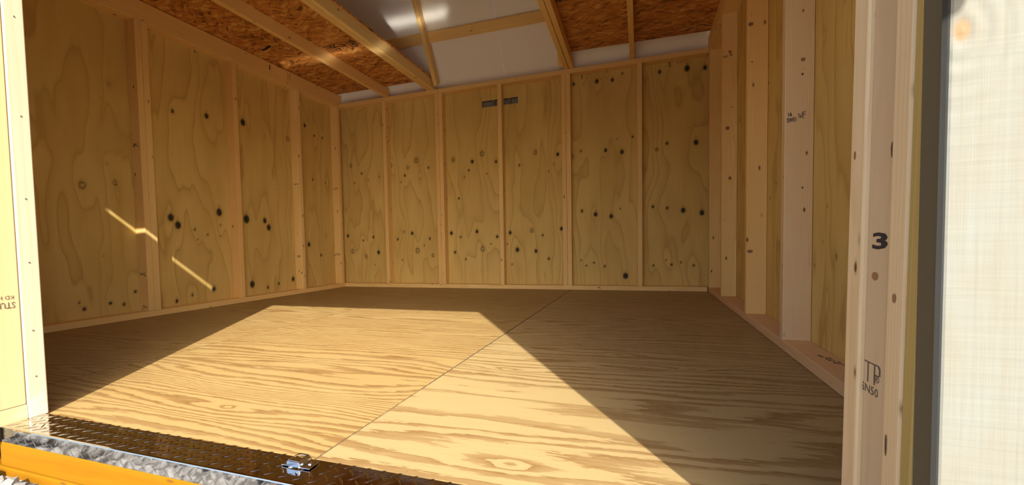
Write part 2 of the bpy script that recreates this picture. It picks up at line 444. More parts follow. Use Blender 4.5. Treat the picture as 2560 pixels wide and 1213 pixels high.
# knots of the wall veneers (along the wall, height, radius, kind: 0 dark, 1 ringed, 2 faint)
KB=[(5.61,50.43,0.66,1),(10.71,46.9,0.49,0),(18.97,45.01,0.32,0),(13.66,43.9,0.33,0),(7.19,43.17,0.33,0),(35.84,50.27,0.94,1),(31.98,47.74,0.63,1),(41.04,46.97,0.47,0),(30.64,44.67,0.48,0),(37.47,42.93,0.24,0),(24.64,49.11,0.64,1),(28.95,42.07,0.32,0),(51.52,49.14,0.76,1),(59.2,47.91,0.75,0),(63.14,50.48,0.89,1),(68.53,47.15,0.59,0),(57.77,44.71,0.45,0),(56.02,42.27,0.3,0),(64.87,42.92,0.3,0),(83.3,49.24,0.71,1),(91.18,47.85,0.7,0),(77.36,45.06,0.43,0),(89.73,44.59,0.56,2),(87.86,42.1,0.28,0),(96.97,71.55,0.55,0),(99.83,73.94,0.27,0),(99.82,73.13,0.27,0),(104.73,71.44,0.81,0),(109.8,71.18,0.67,0),(113.0,72.85,0.4,0),(108.14,74.09,0.27,0),(99.18,48.26,0.41,0),(107.44,47.8,0.68,0),(112.74,46.79,0.8,0),(111.22,51.23,0.27,0),(96.37,46.57,0.56,1),(124.48,71.69,0.64,0),(127.42,74.14,0.32,0),(127.42,73.31,0.32,0),(132.6,71.64,1.01,0),(137.79,71.12,0.75,0),(123.59,46.62,0.52,1),(126.62,48.36,0.52,0),(135.21,47.87,0.89,0),(116.12,51.55,0.4,0),(99.4,27.41,0.56,0),(103.97,26.1,0.83,0),(109.12,25.2,0.82,0),(112.12,27.66,0.27,0),(122.33,27.85,0.53,0),(126.72,27.25,0.53,0),(131.5,26.25,0.91,0),(136.99,25.23,0.9,0),(113.68,4.69,1.1,0),(98.96,10.15,0.28,0),(100.72,8.3,0.35,0),(103.3,9.27,0.35,0),(106.9,8.0,0.42,0),(122.53,8.22,0.4,0),(126.34,10.07,0.27,0),(128.03,8.46,0.4,0),(130.79,9.24,0.33,0),(134.58,8.17,0.39,0),(3.11,21.23,0.68,0),(10.58,19.2,0.42,0),(15.41,20.41,0.58,0),(5.17,14.68,0.84,1),(17.65,14.08,0.83,0),(11.76,12.33,0.67,1),(15.85,8.96,0.25,0),(26.71,19.22,0.49,0),(33.24,21.49,0.72,0),(40.92,19.14,0.55,0),(29.66,22.15,0.48,1),(35.43,14.56,0.96,1),(42.08,12.48,0.63,1),(28.63,10.85,0.32,0),(38.47,16.5,0.32,0),(50.09,21.09,0.77,0),(53.94,19.45,0.46,0),(60.55,21.41,0.76,0),(68.47,19.23,0.6,0),(62.73,14.76,0.91,1),(51.49,13.62,0.62,0),(55.83,10.94,0.39,0),(66.0,16.59,0.3,0),(73.48,20.59,0.74,0),(81.58,21.16,0.73,1),(85.55,19.3,0.43,0),(92.28,21.48,0.71,0),(76.1,14.24,0.89,0),(82.99,13.62,0.73,0),(87.6,10.81,0.51,0),(73.96,8.85,0.3,0),(72.34,16.37,0.3,0),(53.55,34.27,0.46,0)]
KL=[(-71.29,54.61,0.54,0),(-61.13,55.94,0.82,0),(-48.35,57.21,1.15,0),(-73.21,25.62,1.08,0),(-71.32,23.62,1.1,0),(-58.35,27.89,1.21,0),(-48.57,26.28,1.42,0),(-41.11,26.07,0.95,0),(-39.5,23.81,1.09,0),(-66.46,22.52,0.4,0),(-62.54,21.08,0.35,0),(-58.31,20.77,0.24,0),(-58.14,24.04,0.3,0),(-65.64,19.55,0.23,0),(-47.32,5.03,1.18,0),(-40.92,3.33,0.55,0),(-36.05,4.26,0.56,0),(-29.12,5.25,0.88,0),(-61.28,4.88,0.83,0),(-72.72,2.75,0.55,0),(-68.14,3.88,0.45,0),(-93.32,32.04,0.82,1),(-86.42,33.41,0.58,1),(-94.29,3.72,0.46,0),(-95.22,5.18,0.27,0),(-88.94,4.3,0.43,0),(-85.93,3.65,0.44,0),(-83.19,6.53,0.4,0),(-20.11,62.93,0.76,0),(-14.99,60.14,0.47,0),(-10.35,60.35,0.48,0),(-16.79,43.01,0.47,0),(-9.38,42.51,0.4,0),(-35.61,37.16,0.21,0),(-39.44,54.84,0.41,2),(-29.2,56.06,0.72,1),(-13.53,13.55,0.56,0),(-20.22,17.83,0.92,0),(-87.92,37.7,0.38,2),(-63.84,73.54,0.34,0),(-89.71,15.83,0.19,0),(-86.61,56.95,0.77,2)]
KR=[(-58.48,46.63,0.23,0),(-65.19,45.76,0.21,0),(-29.83,46.38,0.25,0),(-64.44,26.7,0.22,0),(-83.82,47.01,0.2,0),(-87.46,43.7,0.11,0),(-60.41,24.28,0.23,0),(-89.03,20.87,0.21,0),(-92.11,14.14,0.25,0),(-84.44,12.62,0.17,0),(-87.69,16.02,0.11,0),(-89.58,8.52,0.13,0),(-82.79,19.41,0.15,0),(-65.16,4.22,0.22,0),(-57.4,7.5,0.12,0),(-29.08,27.23,0.21,0),(-31.32,4.18,0.2,0),(-93.21,45.05,0.19,0)]

# ------------------------------------------------------------------ layout (units: inches of the shed; x right, y into the shed, z up; floor z = 0)
H0, H1 = 75.22, 75.93
def hz(x): return H0 + (H1-H0)*(x-3.5)/134.8
def lx(y): return .0422*(y+3.5)                 # left sheathing
def rx(y): return 141.8 + .0414*(y+3.5)         # right sheathing
LN = (1, -.0422, 0); LT = (.0422, 1, 0); RN = (-1, .0414, 0); RT = (.0414, 1, 0)
YF = -132.0                                     # inner face of the front framing
XL, XR = 56.1, 123.65                           # door opening

# ---- ground
g = root('ground', 'grey gravel yard in front of the shed', 'ground', 'structure', loc=(80, -200, -4.7))
me = bpy.data.meshes.new('ground'); 
o = boxw('gravel_bed', (-700, -900, -8), (900, 500, -4.75), M_SOIL, g)
def rock(r, seed):
    q = random.Random(seed); bm = bmesh.new(); bmesh.ops.create_icosphere(bm, subdivisions=1, radius=r*S)
    sc_ = (q.uniform(.8, 1.3), q.uniform(.7, 1.1), q.uniform(.5, .8))
    for v in bm.verts:
        k = q.uniform(.74, 1.16); v.co = Vector((v.co.x*sc_[0]*k, v.co.y*sc_[1]*k, v.co.z*sc_[2]*k))
    me = bpy.data.meshes.new('gravel_stone'); bm.to_mesh(me); bm.free(); me.materials.append(M_STONE); return me
rocks = [rock(1.0, 40+i) for i in range(9)]
# loose stones that the photograph shows at the foot of the yellow beam: one object each
spots = [(54.2,-137.3,.9),(56.3,-137.5,1.0),(58.3,-137.4,.85),(60.2,-137.6,.95),(61.9,-137.9,.8),(55.0,-139.2,1.1),(57.4,-139.3,1.0),(59.8,-139.5,1.05)]
words = ['pale angular gravel stone in the bottom corner of the picture', 'grey gravel stone touching the foot of the yellow beam near its end',
 'third gravel stone along the foot of the yellow beam', 'fourth gravel stone along the foot of the yellow beam', 'small gravel stone last in the row along the yellow beam',
 'large gravel stone in the outer row beside the corner', 'gravel stone in the middle of the outer row', 'gravel stone at the end of the outer row']
for i, (x, y, r) in enumerate(spots):
    o = bpy.data.objects.new('gravel_stone', rocks[i]); C.objects.link(o)
    o.location = V(x, y+.35, -4.2+.2*(i % 2)); o.scale = (r, r, r); o.rotation_euler = (random.random()*.5, random.random()*.5, i*1.3)
    tag(o, words[i], 'stone', None, 'loose stones below the yellow beam')
vs, fs = [], []
tmp = [(np.array([v.co[:] for v in m_.vertices]), [tuple(p.vertices) for p in m_.polygons]) for m_ in rocks]
for i in range(5600):
    x, y = rng.uniform(30, 150), rng.uniform(-172, -141)
    if i < 900: x, y = rng.uniform(45, 130), rng.uniform(-141.5, -137.6)
    if y > -141.4 and x < 64: continue
    vv, ff = tmp[i % 9]; a = rng.uniform(0, 6.28); r = rng.uniform(.45, .95); ca, sa = math.cos(a)*r, math.sin(a)*r
    k = len(vs)
    vs += [((x*S+p[0]*ca-p[1]*sa), (y*S+p[0]*sa+p[1]*ca), (-4.5+rng.uniform(-.15,.1))*S+p[2]*r) for p in vv]
    fs += [tuple(q+k for q in f) for f in ff]
me = bpy.data.meshes.new('gravel'); me.from_pydata(vs, [], fs); me.update()
tag(link('gravel', me, M_STONE), 'crushed grey gravel spread in front of the threshold', 'gravel', 'stuff')

# ---- floor: four sheets, their joints as in the photograph
fl = root('floor', 'bare plywood floor with bold wavy grain, half in sunlight', 'floor', 'structure', loc=(68, -66, 0))
s1 = lambda y: 46.6 + .035*(y+31)               # left seam
s2 = lambda y: 95.6 + .046*(y+6.3) if y > -60 else 93.13 + .048*(y+60)
fk = [(104.5, -128.6, 1.0), (73, -125.2, .8), (112, -92, 1.0), (98, -104, .7), (121, -98, 1.1)]
def floorfield(seed, dens, amp):
    def f(x, y):
        wy = y + 2.2*(vn(x/26, y/20, seed+7)-.5) + .5*(vn(x/7, y/4, seed+8)-.5)
        den = amp*(3.1*vn(x/75, wy/9, seed) + 1.3*vn(x/36, wy/3.6, seed+1) + .40*vn(x/14, wy/1.4, seed+2))
        ph = wy*dens + den
        for kx, ky, r in fk:
            ph += .8*np.exp(-((x-kx)/(4.4*r))**2-((y-ky)/(1.2*r))**2) + .9*np.exp(-((x-kx)/(1.1*r))**2-((y-ky)/(.6*r))**2)
        return ph, np.zeros_like(x), np.zeros_like(x)
    return f
def fpos(edgeL, edgeR, a0, a1):
    def f(a, b, d):
        t = (a-a0)/(a1-a0); L = np.array([edgeL(v) for v in np.ravel(b)]); R = np.array([edgeR(v) for v in np.ravel(b)])
        return np.stack([L+(R-L)*t, b, -0.0-np.zeros_like(b)-d], -1)
    return f
gp = .045
for i, (eL, eR, a0, a1, y0, y1, dz) in enumerate([
        (lambda y: -7.0, lambda y: s1(y)-gp, -7, 46, -132.2, 3, 0), (lambda y: s1(y)+gp, lambda y: s2(y)-.16, 46, 93, -132.2, 3, 0),
        (lambda y: s2(y)+gp, lambda y: 148.0, 93, 148, -114.5+.05, 3, 0), (lambda y: s2(y)+gp, lambda y: 148.0, 93, 148, -132.2, -114.5-.05, .03)]):
    ff = floorfield([21, 33, 47, 61][i], [1.0, .85, .60, .36][i], [2.3, 2.3, 2.0, 1.5][i])
    pf = fpos(eL, eR, a0, a1)
    gridmesh('plywood_sheet', a0, a1, y0, y1, .34, (lambda pf, dz: (lambda a, b, d: pf(a, b, d)+np.array([0, 0, dz])))(pf, dz),
             (lambda ff, pf: (lambda a, b: ff(pf(a, b, 0)[:, 0], b)))(ff, pf), M_FLOOR if i < 2 else M_FLOORB, fl, .70)
for y0, y1 in ((-132.1, -60.1), (-59.9, 2.5)):                   # grime packed into the main joint
    prism('joint_grime', [(s2(y0)-.13, y0), (s2(y0)+.03, y0), (s2(y1)+.03, y1), (s2(y1)-.13, y1)], -.3, -.03, M_GRIME, fl)
# deck under the sheets
boxw('subfloor_joist', (-7, -131.5, -6), (148, 2.6, -.9), M_DARK, fl)

# ---- back wall
wb = root('wall_back', 'back wall of plywood sheathing on bare pine studs', 'wall', 'structure', loc=(71, -1, 0))
VENT = (63.5, 77.5, 67.45, 69.95)
for a0, a1, sd_ in ((-.5, 47.0, 3), (47.06, 94.2, 9), (94.26, 146, 15)):
    gridmesh('plywood_panel', a0, a1, -.9, 76.4, .33, lambda a, b, d: np.stack([a, np.zeros_like(a)+d, b], -1),
             (lambda q: (lambda a, b: veneer(a, b, KB, q)))(sd_), M_PLY, wb, .62, VENT if a0 == 47.06 else None)
lumber('bottom_plate', (3.6, -1.78, .77), (138.0, -1.78, .77), (0, 1, 0), mat=M_PINE, parent=wb)
lumber('top_plate', (47.1, -1.78, hz(47.1)-.75), (138.2, -1.78, hz(138.2)-.75), (0, 1, 0), parent=wb)
lumber('top_plate', (3.2, -1.78, hz(3.2)-.75), (47.0, -1.78, hz(47)-.75), (0, 1, 0), parent=wb)
def bstud(x, dx=0):
    return lumber('stud', (x+dx, -1.79, 1.55), (x, -1.79, hz(x)-1.53), (0, 1, 0), parent=wb)
b1 = bstud(23.85); b2a = bstud(46.5); b2b = bstud(48.05); b3 = bstud(71.15); b4a = bstud(93.85); b4b = bstud(95.4); b5 = bstud(118.2)
# mill stamps on the stud sides that face the door (too worn to read)
for st, x, z, sd_ in ((b1, 24.7, 63.5, 1), (b1, 24.7, 31, 2), (b2b, 48.85, 60, 3), (b2b, 48.85, 34, 4), (b3, 71.95, 36, 5)):
    quads('stamp', scribble(1.7, .55, 5, sd_), (x, -.9-1.2, z), (0, 1, 0), (0, 0, 1), st, M_INKG)
av = root('air_vent', 'grey metal louver vent set high in the back wall behind the middle stud', 'vent', loc=(70.5, .3, 68.7))
x0, x1, z0, z1 = VENT
for nm, a, b in (('frame', (x0+.03, .05, z0+.03), (x1-.03, .75, z0+.22)), ('frame', (x0+.03, .05, z1-.30), (x1-.03, .75, z1-.03)),
                 ('frame', (x0+.03, .05, z0+.24), (x0+.3, .75, z1-.32)), ('frame', (x1-.3, .05, z0+.24), (x1-.03, .75, z1-.32)),
                 ('mullion', (73.4, .10, z0+.24), (74.5, .40, z1-.32)), ('mullion', (67.5, .10, z0+.24), (68.5, .40, z1-.32)), ('backing', (x0+.05, .80, z0+.05), (x1-.05, .9, z1-.05))):
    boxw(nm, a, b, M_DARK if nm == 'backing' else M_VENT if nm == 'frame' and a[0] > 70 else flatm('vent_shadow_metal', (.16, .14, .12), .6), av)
for k in range(4):
    z = z0+.36+k*.44
    for a, b in ((x0+.35, 67.4), (68.6, 73.3), (74.6, x1-.35)):
        prism('slat', [(.42, z), (.74, z+.26), (.74, z+.34), (.42, z+.10)], a, b, M_VENT, av, 'x')

# ---- left wall
wl = root('wall_left', 'left wall of knotty plywood sheathing on bare pine studs', 'wall', 'structure', loc=(-2, -66, 0))
for a0, a1, sd_ in ((-131.9, -80.8, 71), (-80.74, -27.2, 77), (-27.14, -.02, 83)):
    gridmesh('plywood_panel', a0, a1, -.9, 75.5, .36, lambda a, b, d: np.stack([lx(a)-d, a, b], -1),
             (lambda q: (lambda a, b: veneer(a, b, KL, q)))(sd_), M_PLY, wl, .62)
def alongL(y, d, z): return (lx(y)+d, y, z)
lumber('bottom_plate', alongL(-131.8, 1.77, .77), alongL(-.1, 1.77, .77), LN, parent=wl)
lumber('top_plate', alongL(-131.8, 1.77, H0-.76), alongL(-.1, 1.5, H0-.76), LN, w=3.4, parent=wl)
def lstud(y): return lumber('stud', alongL(y, 1.79, 1.55), alongL(y, 1.79, H0-1.54), LN, parent=wl)
lc0 = lstud(-4.6); la = lstud(-27.1); lb_ = lstud(-54.0); l1 = lstud(-80.1); l2 = lstud(-81.65); lstud(-107)
for st, y, z, sd_ in ((l2, -82.45, 42.5, 11), (l2, -82.45, 10.3, 12), (l2, -82.45, 1.9, 15), (la, -27.9, 39, 13), (la, -27.9, 13, 14), (lc0, -5.4, 40, 16), (lc0, -5.4, 13, 17)):
    quads('stamp', scribble(1.9, 1.1, 4, sd_), alongL(y, 1.0, z), (1, 0, 0), (0, 0, 1), st, M_INKG)

# ---- right wall
wr = root('wall_right', 'right wall of plywood sheathing with deep pine studs', 'wall', 'structure', loc=(140, -66, 0))
for a0, a1, sd_ in ((-131.9, -82.9, 91), (-82.84, -28.2, 97), (-28.14, -.02, 103)):
    gridmesh('plywood_panel', a0, a1, -.9, 76.4, .40, lambda a, b, d: np.stack([rx(a)+d, a, b], -1),
             (lambda q: (lambda a, b: veneer(a, b, KR, q)))(sd_), M_PLY, wr, .62)
def alongR(y, d, z): return (rx(y)-d, y, z)
lumber('bottom_plate', alongR(-131.8, 1.77, .77), alongR(-.1, 1.77, .77), RN, parent=wr, mat=M_PINEW)
lumber('top_plate', alongR(-131.8, 1.77, H1-.76), alongR(-.1, 1.77, H1-.76), RN, parent=wr)
def rstud(y, m=None): return lumber('stud', alongR(y, 1.79, 1.55), alongR(y, 1.79, H1-1.54), RN, parent=wr, mat=m)
rstud(-4.6); rp = rstud(-27.6); rq = rstud(-57.7); rr = rstud(-82.9, M_PINEW); rstud(-107)
xf = rx(-83.66)-3.5
stamp('SW51', (xf+.25, -83.66, 33.30), (1, 0, .12), (-.1, 0, 1), .60, rr, M_INKV, .56, bold=.02)
stamp('16', (xf+.28, -83.66, 34.15), (1, 0, .12), (-.1, 0, 1), .55, rr, M_INKV, .7, bold=.02)
quads('stamp', scribble(.95, .85, 6, 21), (xf+1.62, -83.66, 33.6), (1, 0, .12), (-.1, 0, 1), rr, M_INKV)
stamp('KD HT', (xf+2.05, -83.66, 34.10), (1, 0, .12), (-.1, 0, 1), .58, rr, M_INKV, .56, bold=.02)
quads('stamp', scribble(.8, .4, 4, 22), (xf+2.45, -83.66, 33.55), (1, 0, .12), (-.1, 0, 1), rr, M_INKV)
xf = rx(-28.36)-3.5
stamp('SW51', (xf+.25, -28.36, 63.2), (1, 0, .12), (-.1, 0, 1), .6, rp, M_INKG, .55)
quads('stamp', scribble(1.3, .9, 4, 23), (xf+1.7, -28.36, 63.6), (1, 0, .12), (-.1, 0, 1), rp, M_INKV)
quads('stamp', scribble(5.5, .9, 9, 24), (rx(-96)-1.9, -92.5, 1.53), (.1, -1, 0), (1, .1, 0), wr, M_INKG)
quads('stamp', scribble(2.2, .5, 3, 26), (rx(-80)-2.2, -79.3, 1.53), (1, -.1, 0), (0, 1, 0), wr, M_INKG)

# gable sheathing above the end walls
gy = [(1.5, 76.6), (-33.0, 117.5), (-67.5, 133), (-102, 117.5), (-136.5, 76.6)]
prism('gable_panel', [(a, b) for a, b in gy], -8.4, -7.6, M_PLY, wl, 'x')
prism('gable_panel', [(a, b) for a, b in gy], 146.6, 147.4, M_PLY, wr, 'x')

# ---- roof: white faced panels on steep rafters
ce = root('ceiling', 'underside of the barn roof faced in white panels', 'ceiling', 'structure', loc=(71, -20, 95))
th = math.atan(1.32); ct, st_ = math.cos(th), math.sin(th)
def rp_(t, n): return (-4.87 - ct*t + st_*n, 75.07 + st_*t + ct*n)      # (y, z) at t up the slope, n out from the rafters' lower edge
def roofpan(name, xa, xb, t0, t1, n0, n1, mat):
    return prism(name, [rp_(t0, n0), rp_(t1, n0), rp_(t1, n1), rp_(t0, n1)], xa, xb, mat, ce, 'x')
roofpan('roof_panel', -12, 72.58, -3, 52, 5.02, 5.5, M_WHITE); roofpan('roof_panel', 72.66, 155, -3, 52, 5.02, 5.5, M_WHITE)
bend = rp_(52, 5.02); ridge = (-67.5, bend[1]+15)
for s_ in (1, -1):
    m = lambda q: q if s_ == 1 else (-135-q[0], q[1])
    prism('roof_panel', [m(bend), m(ridge), m((ridge[0], ridge[1]+.5)), m((bend[0]+.3, bend[1]+.5))], -12, 155, M_WHITE, ce, 'x')
fr = [rp_(-3, 5.02), rp_(52, 5.02), rp_(52, 5.5), rp_(-3, 5.5)]
prism('roof_panel', [(-135-a, b) for a, b in fr], -12, 155, M_WHITE, ce, 'x')
def rafter(x):
    a, b = rp_(.75, 1.75), rp_(56, 1.75)
    return lumber('rafter', (x, a[0], a[1]+.4), (x, b[0], b[1]+.4), (0, st_, ct), parent=ce)
rf1 = rafter(47.1); rf2 = rafter(93.3)
for t in (16.75, 41):
    a = rp_(t, 4.26)
    pu = lumber('purlin', (-6, a[0], a[1]), (146, a[0], a[1]), (0, -ct, st_), parent=ce)
    if t < 20:
        a = rp_(t-1.1, 3.5)
        for k in range(3):
            a = rp_(t-.95+k*.1, 3.5)
            quads('stamp', scribble(2.0, .5, 5, 31+k), (76.6+k*.75, a[0], a[1]), (0, -ct, st_), (1, 0, 0), pu, M_INKG)

# ---- lofts
def loft(label, osb, joists, loc):
    r = root('storage_loft', label, 'loft', None, 'storage lofts at the two ends of the shed', loc)
    out = []
    for (xa, ya), (xb, yb) in joists:
        za, zb = hz(xa), hz(xb)
        out.append(lumber('joist', (xb, yb, zb+1.79), (xa, ya, za+1.79), (0, 0, 1), 3.5, 1.46, parent=r))
    for poly in osb:
        z = hz(sum(p[0] for p in poly)/len(poly))+3.56
        o = prism('osb_sheet', poly, z, z+.45, M_OSB, r)
    return r, out
e2 = lambda y: 45.95 + .032*(y+4)
lo, jl = loft('left storage loft of orange OSB sheets on pine joists',
    [[(-6, -73.2), (e2(-73.2), -73.2), (e2(-5.0), -5.0), (-4.0, -4.1)], [(-6, -128), (e2(-128), -128), (e2(-73.35), -73.35), (-6, -73.35)]],
    [((lx(-2.0)+2.72, -2.0), (lx(-130)+2.72, -130)), ((24.85, -1.4), (20.35, -130)), ((43.45, -1.6), (39.35, -130)), ((44.97, -2.2), (40.87, -130))], (20, -60, 79))
e3 = lambda y: 94.05 + .021*(y+4)
ro, jr = loft('right storage loft of dark OSB sheets on pine joists',
    [[(e3(-21.4), -21.4), (144, -21.4), (144, -7.2), (e3(-8.2), -8.2)], [(e3(-39.6), -39.6), (144, -39.6), (144, -21.5), (e3(-21.5), -21.5)], [(e3(-128), -128), (144, -128), (144, -39.75), (e3(-39.75), -39.75)]],
    [((94.95, -3.0), (92.3, -130)), ((96.5, -2.2), (93.85, -130)), ((116.05, -1.8), (111.6, -130)), ((rx(-2.2)-2.9, -2.2), (rx(-130)-2.9, -130))], (118, -60, 79))
# marks on the joists
def jx(j, y, dx): 
    (a, b) = ((j[0][0], j[0][1]), (j[1][0], j[1][1])); t = (y-a[1])/(b[1]-a[1]); return a[0]+(b[0]-a[0])*t+dx
JL = [((lx(-2.0)+2.72, -2.0), (lx(-130)+2.72, -130)), ((24.85, -1.4), (20.35, -130)), ((43.45, -1.6), (39.35, -130)), ((44.97, -2.2), (40.87, -130))]
for i, y, sd_ in ((0, -40, 1), (1, -28.5, 2), (3, -22.3, 3)):
    quads('stamp', [(0, 0, .32, 1.5), (.32, .45, .55, .75), (.3, 1.1, .5, 1.4), (-.15, -.1, .2, .25)], (jx(JL[i], y, .735), y, hz(20)+1.1), (.033, 1, 0), (0, 0, 1), jl[i], M_INK)
for i, y, sd_ in ((0, -31.5, 1), (3, -17.0, 3)):
    for k in range(2):
        quads('stamp', scribble(2.7, .45, 5, 50+sd_+k), (jx(JL[i], y+k*.9, .735), y+k*.9, hz(20)+.45), (0, 0, 1), (-.033, -1, 0), jl[i], M_INKG)
# OSB print: three inked boxes on the left loft, an inked band on the right one (worn, not readable)
osl = [o for o in bpy.data.objects if o.name.startswith('osb_sheet')]
def osbprint(sheet, x, y, z, blocks):
    for bx, by, bw, bh, n, sd_, frame in blocks:
        rr_ = scribble(bw, bh, n, sd_)
        for k in range(1, 4): rr_ += [(a, c*.22+k*bh*.24, b, d*.22+k*bh*.24) for a, c, b, d in scribble(bw, bh, n, sd_+k)]
        if frame: rr_ = [(a*.6+bw*.2, c*.6+bh*.2, b*.6+bw*.2, d*.6+bh*.2) for a, c, b, d in rr_] + [(0, 0, bw, .15), (0, bh-.15, bw, bh), (0, 0, .15, bh), (bw-.15, 0, bw, bh)]
        quads('print', rr_, (x+bx, y+by, z), (1, 0, 0), (0, -1, 0), sheet, M_INK, .02)
zl = hz((-6+e2(-73.2)+e2(-5)-4)/4)+3.56
osbprint(osl[0], 25.3, -37.9, zl, [(0, 0, 4.6, 5.2, 5, 61, False), (5.0, 0, 3.2, 5.2, 3, 65, True), (8.5, 0, 3.1, 5.2, 4, 69, False)])
quads('print', [(0, 0, 2.6, .9), (2.2, .3, 4.2, 1.3), (3.6, .8, 5.0, 1.6)], (6.2, -47.0, zl), (1, -.2, 0), (0, -1, 0), osl[0], M_INK, .02)
zr = hz((e3(-128)+288+e3(-39.75))/4)+3.56
osbprint(osl[4], 96.2, -40.0, zr, [(0, 0, 9, 2.6, 14, 81, False), (9.3, 0, 6, 2.2, 8, 85, False)])

# ---- front wall with the door opening
wf = root('wall_front', 'front wall framing around the open doorway, pale pine jambs', 'wall', 'structure', loc=(60, -134, 0))
UP = (0, 0, 1); YD = (0, 1, 0); XD = (1, 0, 0)
# left jamb: an inner flat stud, then the trimmer, set back a little
jw = lumber('jamb_stud', (XL-1.75, -132.82, .1), (XL-1.75, -132.82, 73.5), XD, 3.5, 1.62, M_PINEWH, wf)
jt = lumber('trimmer_stud', (XL-.95, -135.38, 1.62), (XL-.95, -135.38, 73.5), YD, 3.4, 1.5, M_PINEL, wf)
lumber('bottom_plate', (-2, -135.38, .8), (XL-.12, -135.38, .8), YD, 3.4, 1.5, M_PINEL, wf)
lumber('siding_edge', (XL-6.2, -137.5, -.8), (XL-6.2, -137.5, 73.5), XD, 12, .72, M_EDGE, wf)
# right jamb
def tilt(x, z): return x + .0105*(z-16)
def rj(name, x, y, w, t, m, wd):
    return lumber(name, (tilt(x, .1), y, .1), (tilt(x, 73.5), y, 73.5), wd, w, t, m, wf)
ja = rj('jamb_stud', XR+1.75, -132.69, 3.5, 1.42, M_PINEW, XD)
jb = rj('trimmer_stud', XR+1.0, -134.54, 2.24, 1.56, M_PINEG, YD)
jc = rj('jamb_stud', XR+1.75, -136.32, 3.5, 1.26, M_PINEW, XD)
jd = rj('siding_edge', XR+1.80, -137.38, 3.5, .80, M_EDGE, XD)
xs = lambda z: tilt(XR+1.0-.78, z)
NX, NU = (0, -1, 0), (.0105, 0, 1)
stamp('3', (xs(16.15), -133.78, 16.12), NX, NU, .72, jb, M_INK, 3.0, bold=.03)
stamp('SN50', (xs(9.2), -133.28, 9.12), NX, NU, .40, jb, M_INKG, 1.2)
lg = (xs(9.9), -133.42, 9.64)
quads('stamp', [(a*1.75, b_, c*1.75, d) for a, b_, c, d in ((.05, .94, .80, 1.0), (.22, .0, .28, .96), (.55, .0, .61, .96), (.61, .46, .80, .53), (.80, .52, .87, .88), (.76, .84, .84, .97))], lg, NX, NU, jb, M_INKG)
stamp('®', (xs(9.8), -134.40, 9.80), NX, NU, .32, jb, M_INKG, 1.4)
stamp('STUD', (XL-.17, -134.05, 11.98), (0, -1, 0), (0, 0, -1), .60, jt, M_INKG, .80)
stamp('KD HT', (XL-.17, -134.12, 12.62), (0, -1, 0), (0, 0, -1), .36, jt, M_INKG, 1.0)
# nail heads on the left jamb
for y, z in ((-132.8, 40.1), (-132.75, 30.4), (-132.8, 22.2), (-132.85, 15.8), (-132.9, 8.9), (-132.9, 4.2)):
    bm = bmesh.new(); bmesh.ops.create_cone(bm, cap_ends=True, segments=10, radius1=.085*S, radius2=.075*S, depth=.05*S)
    me = bpy.data.meshes.new('nail'); bm.to_mesh(me); bm.free()
    o = link('nail', me, M_NAIL); place(o, jw, Matrix.Translation(V(XL+.02, y, z)) @ Matrix.Rotation(math.pi/2, 4, 'Y'))
# knots that show on the nearest boards
KNOTS = [(ja, 'x', [123.71, -132.46, 20.81], 0.12, 0.2, 0), (jc, 'x', [123.72, -135.75, 20.49], 0.13, 0.32, 1), (jc, 'x', [123.62, -136.31, 14.02], 0.14, 0.18, 0), (jc, 'x', [123.54, -136.08, 7.49], 0.06, 0.45, 1), (jb, 'x', [124.02, -133.86, 27.24], 0.42, 0.3, 0), (jb, 'x', [123.86, -134.21, 14.82], 0.28, 0.18, 0), (jb, 'x', [123.99, -132.64, 25.42], 0.15, 0.6, 2), (rr, 'y', [137.0, -83.66, 48.85], 0.14, 0.2, 0), (rr, 'y', [137.58, -83.66, 47.36], 0.2, 0.22, 0), (rr, 'y', [137.07, -83.66, 42.04], 0.3, 0.25, 0), (rr, 'y', [137.0, -83.66, 39.98], 0.14, 0.16, 1), (rr, 'y', [138.02, -83.66, 37.77], 0.3, 0.4, 0), (rr, 'y', [137.16, -83.66, 23.86], 0.12, 0.14, 1), (rr, 'y', [137.96, -83.66, 7.99], 0.3, 0.4, 0), (rr, 'y', [137.56, -83.66, 13.98], 0.1, 0.1, 0), (rp, 'y', [138.99, -28.36, 64.68], 0.35, 0.3, 0), (rp, 'y', [138.54, -28.36, 45.35], 0.5, 0.45, 0), (rp, 'y', [139.14, -28.36, 32.45], 0.4, 0.4, 0), (rp, 'y', [139.51, -28.36, 50.55], 0.15, 0.15, 1), (rq, 'y', [136.5, -58.46, 58.45], 0.45, 0.35, 0), (rq, 'y', [136.75, -58.46, 51.14], 0.12, 0.12, 1), (rq, 'y', [136.64, -58.46, 14.13], 0.5, 0.3, 0)]
def knot_disc(parent, P, axis, ra, rz, kind):
    n = 14; e = (0, -1, 0) if axis == 'x' else (1, 0, 0); nn = (-1, 0, 0) if axis == 'x' else (0, -1, 0)
    vs = [(0, 0, 0)] + [(math.cos(6.2832*i/n)*ra, math.sin(6.2832*i/n)*rz*(1.25 if i > n/2 else 1), 0) for i in range(n)]
    co = [tuple((P[k]+e[k]*u+(0, 0, 1)[k]*v+nn[k]*.016)*S for k in range(3)) for u, v, _ in vs]
    me = bpy.data.meshes.new('knot'); me.from_pydata(co, [], [(0, 1+(i+1) % n, 1+i) if False else (0, 1+i, 1+(i+1) % n) for i in range(n)]); me.update()
    o = link('knot', me, (M_KNOT, M_KNOTD, M_KNOTP)[kind]); place(o, parent, Matrix.Identity(4))
for par, ax, P, ra, rz, kd in KNOTS: knot_disc(par, P, ax, ra, rz, kd)
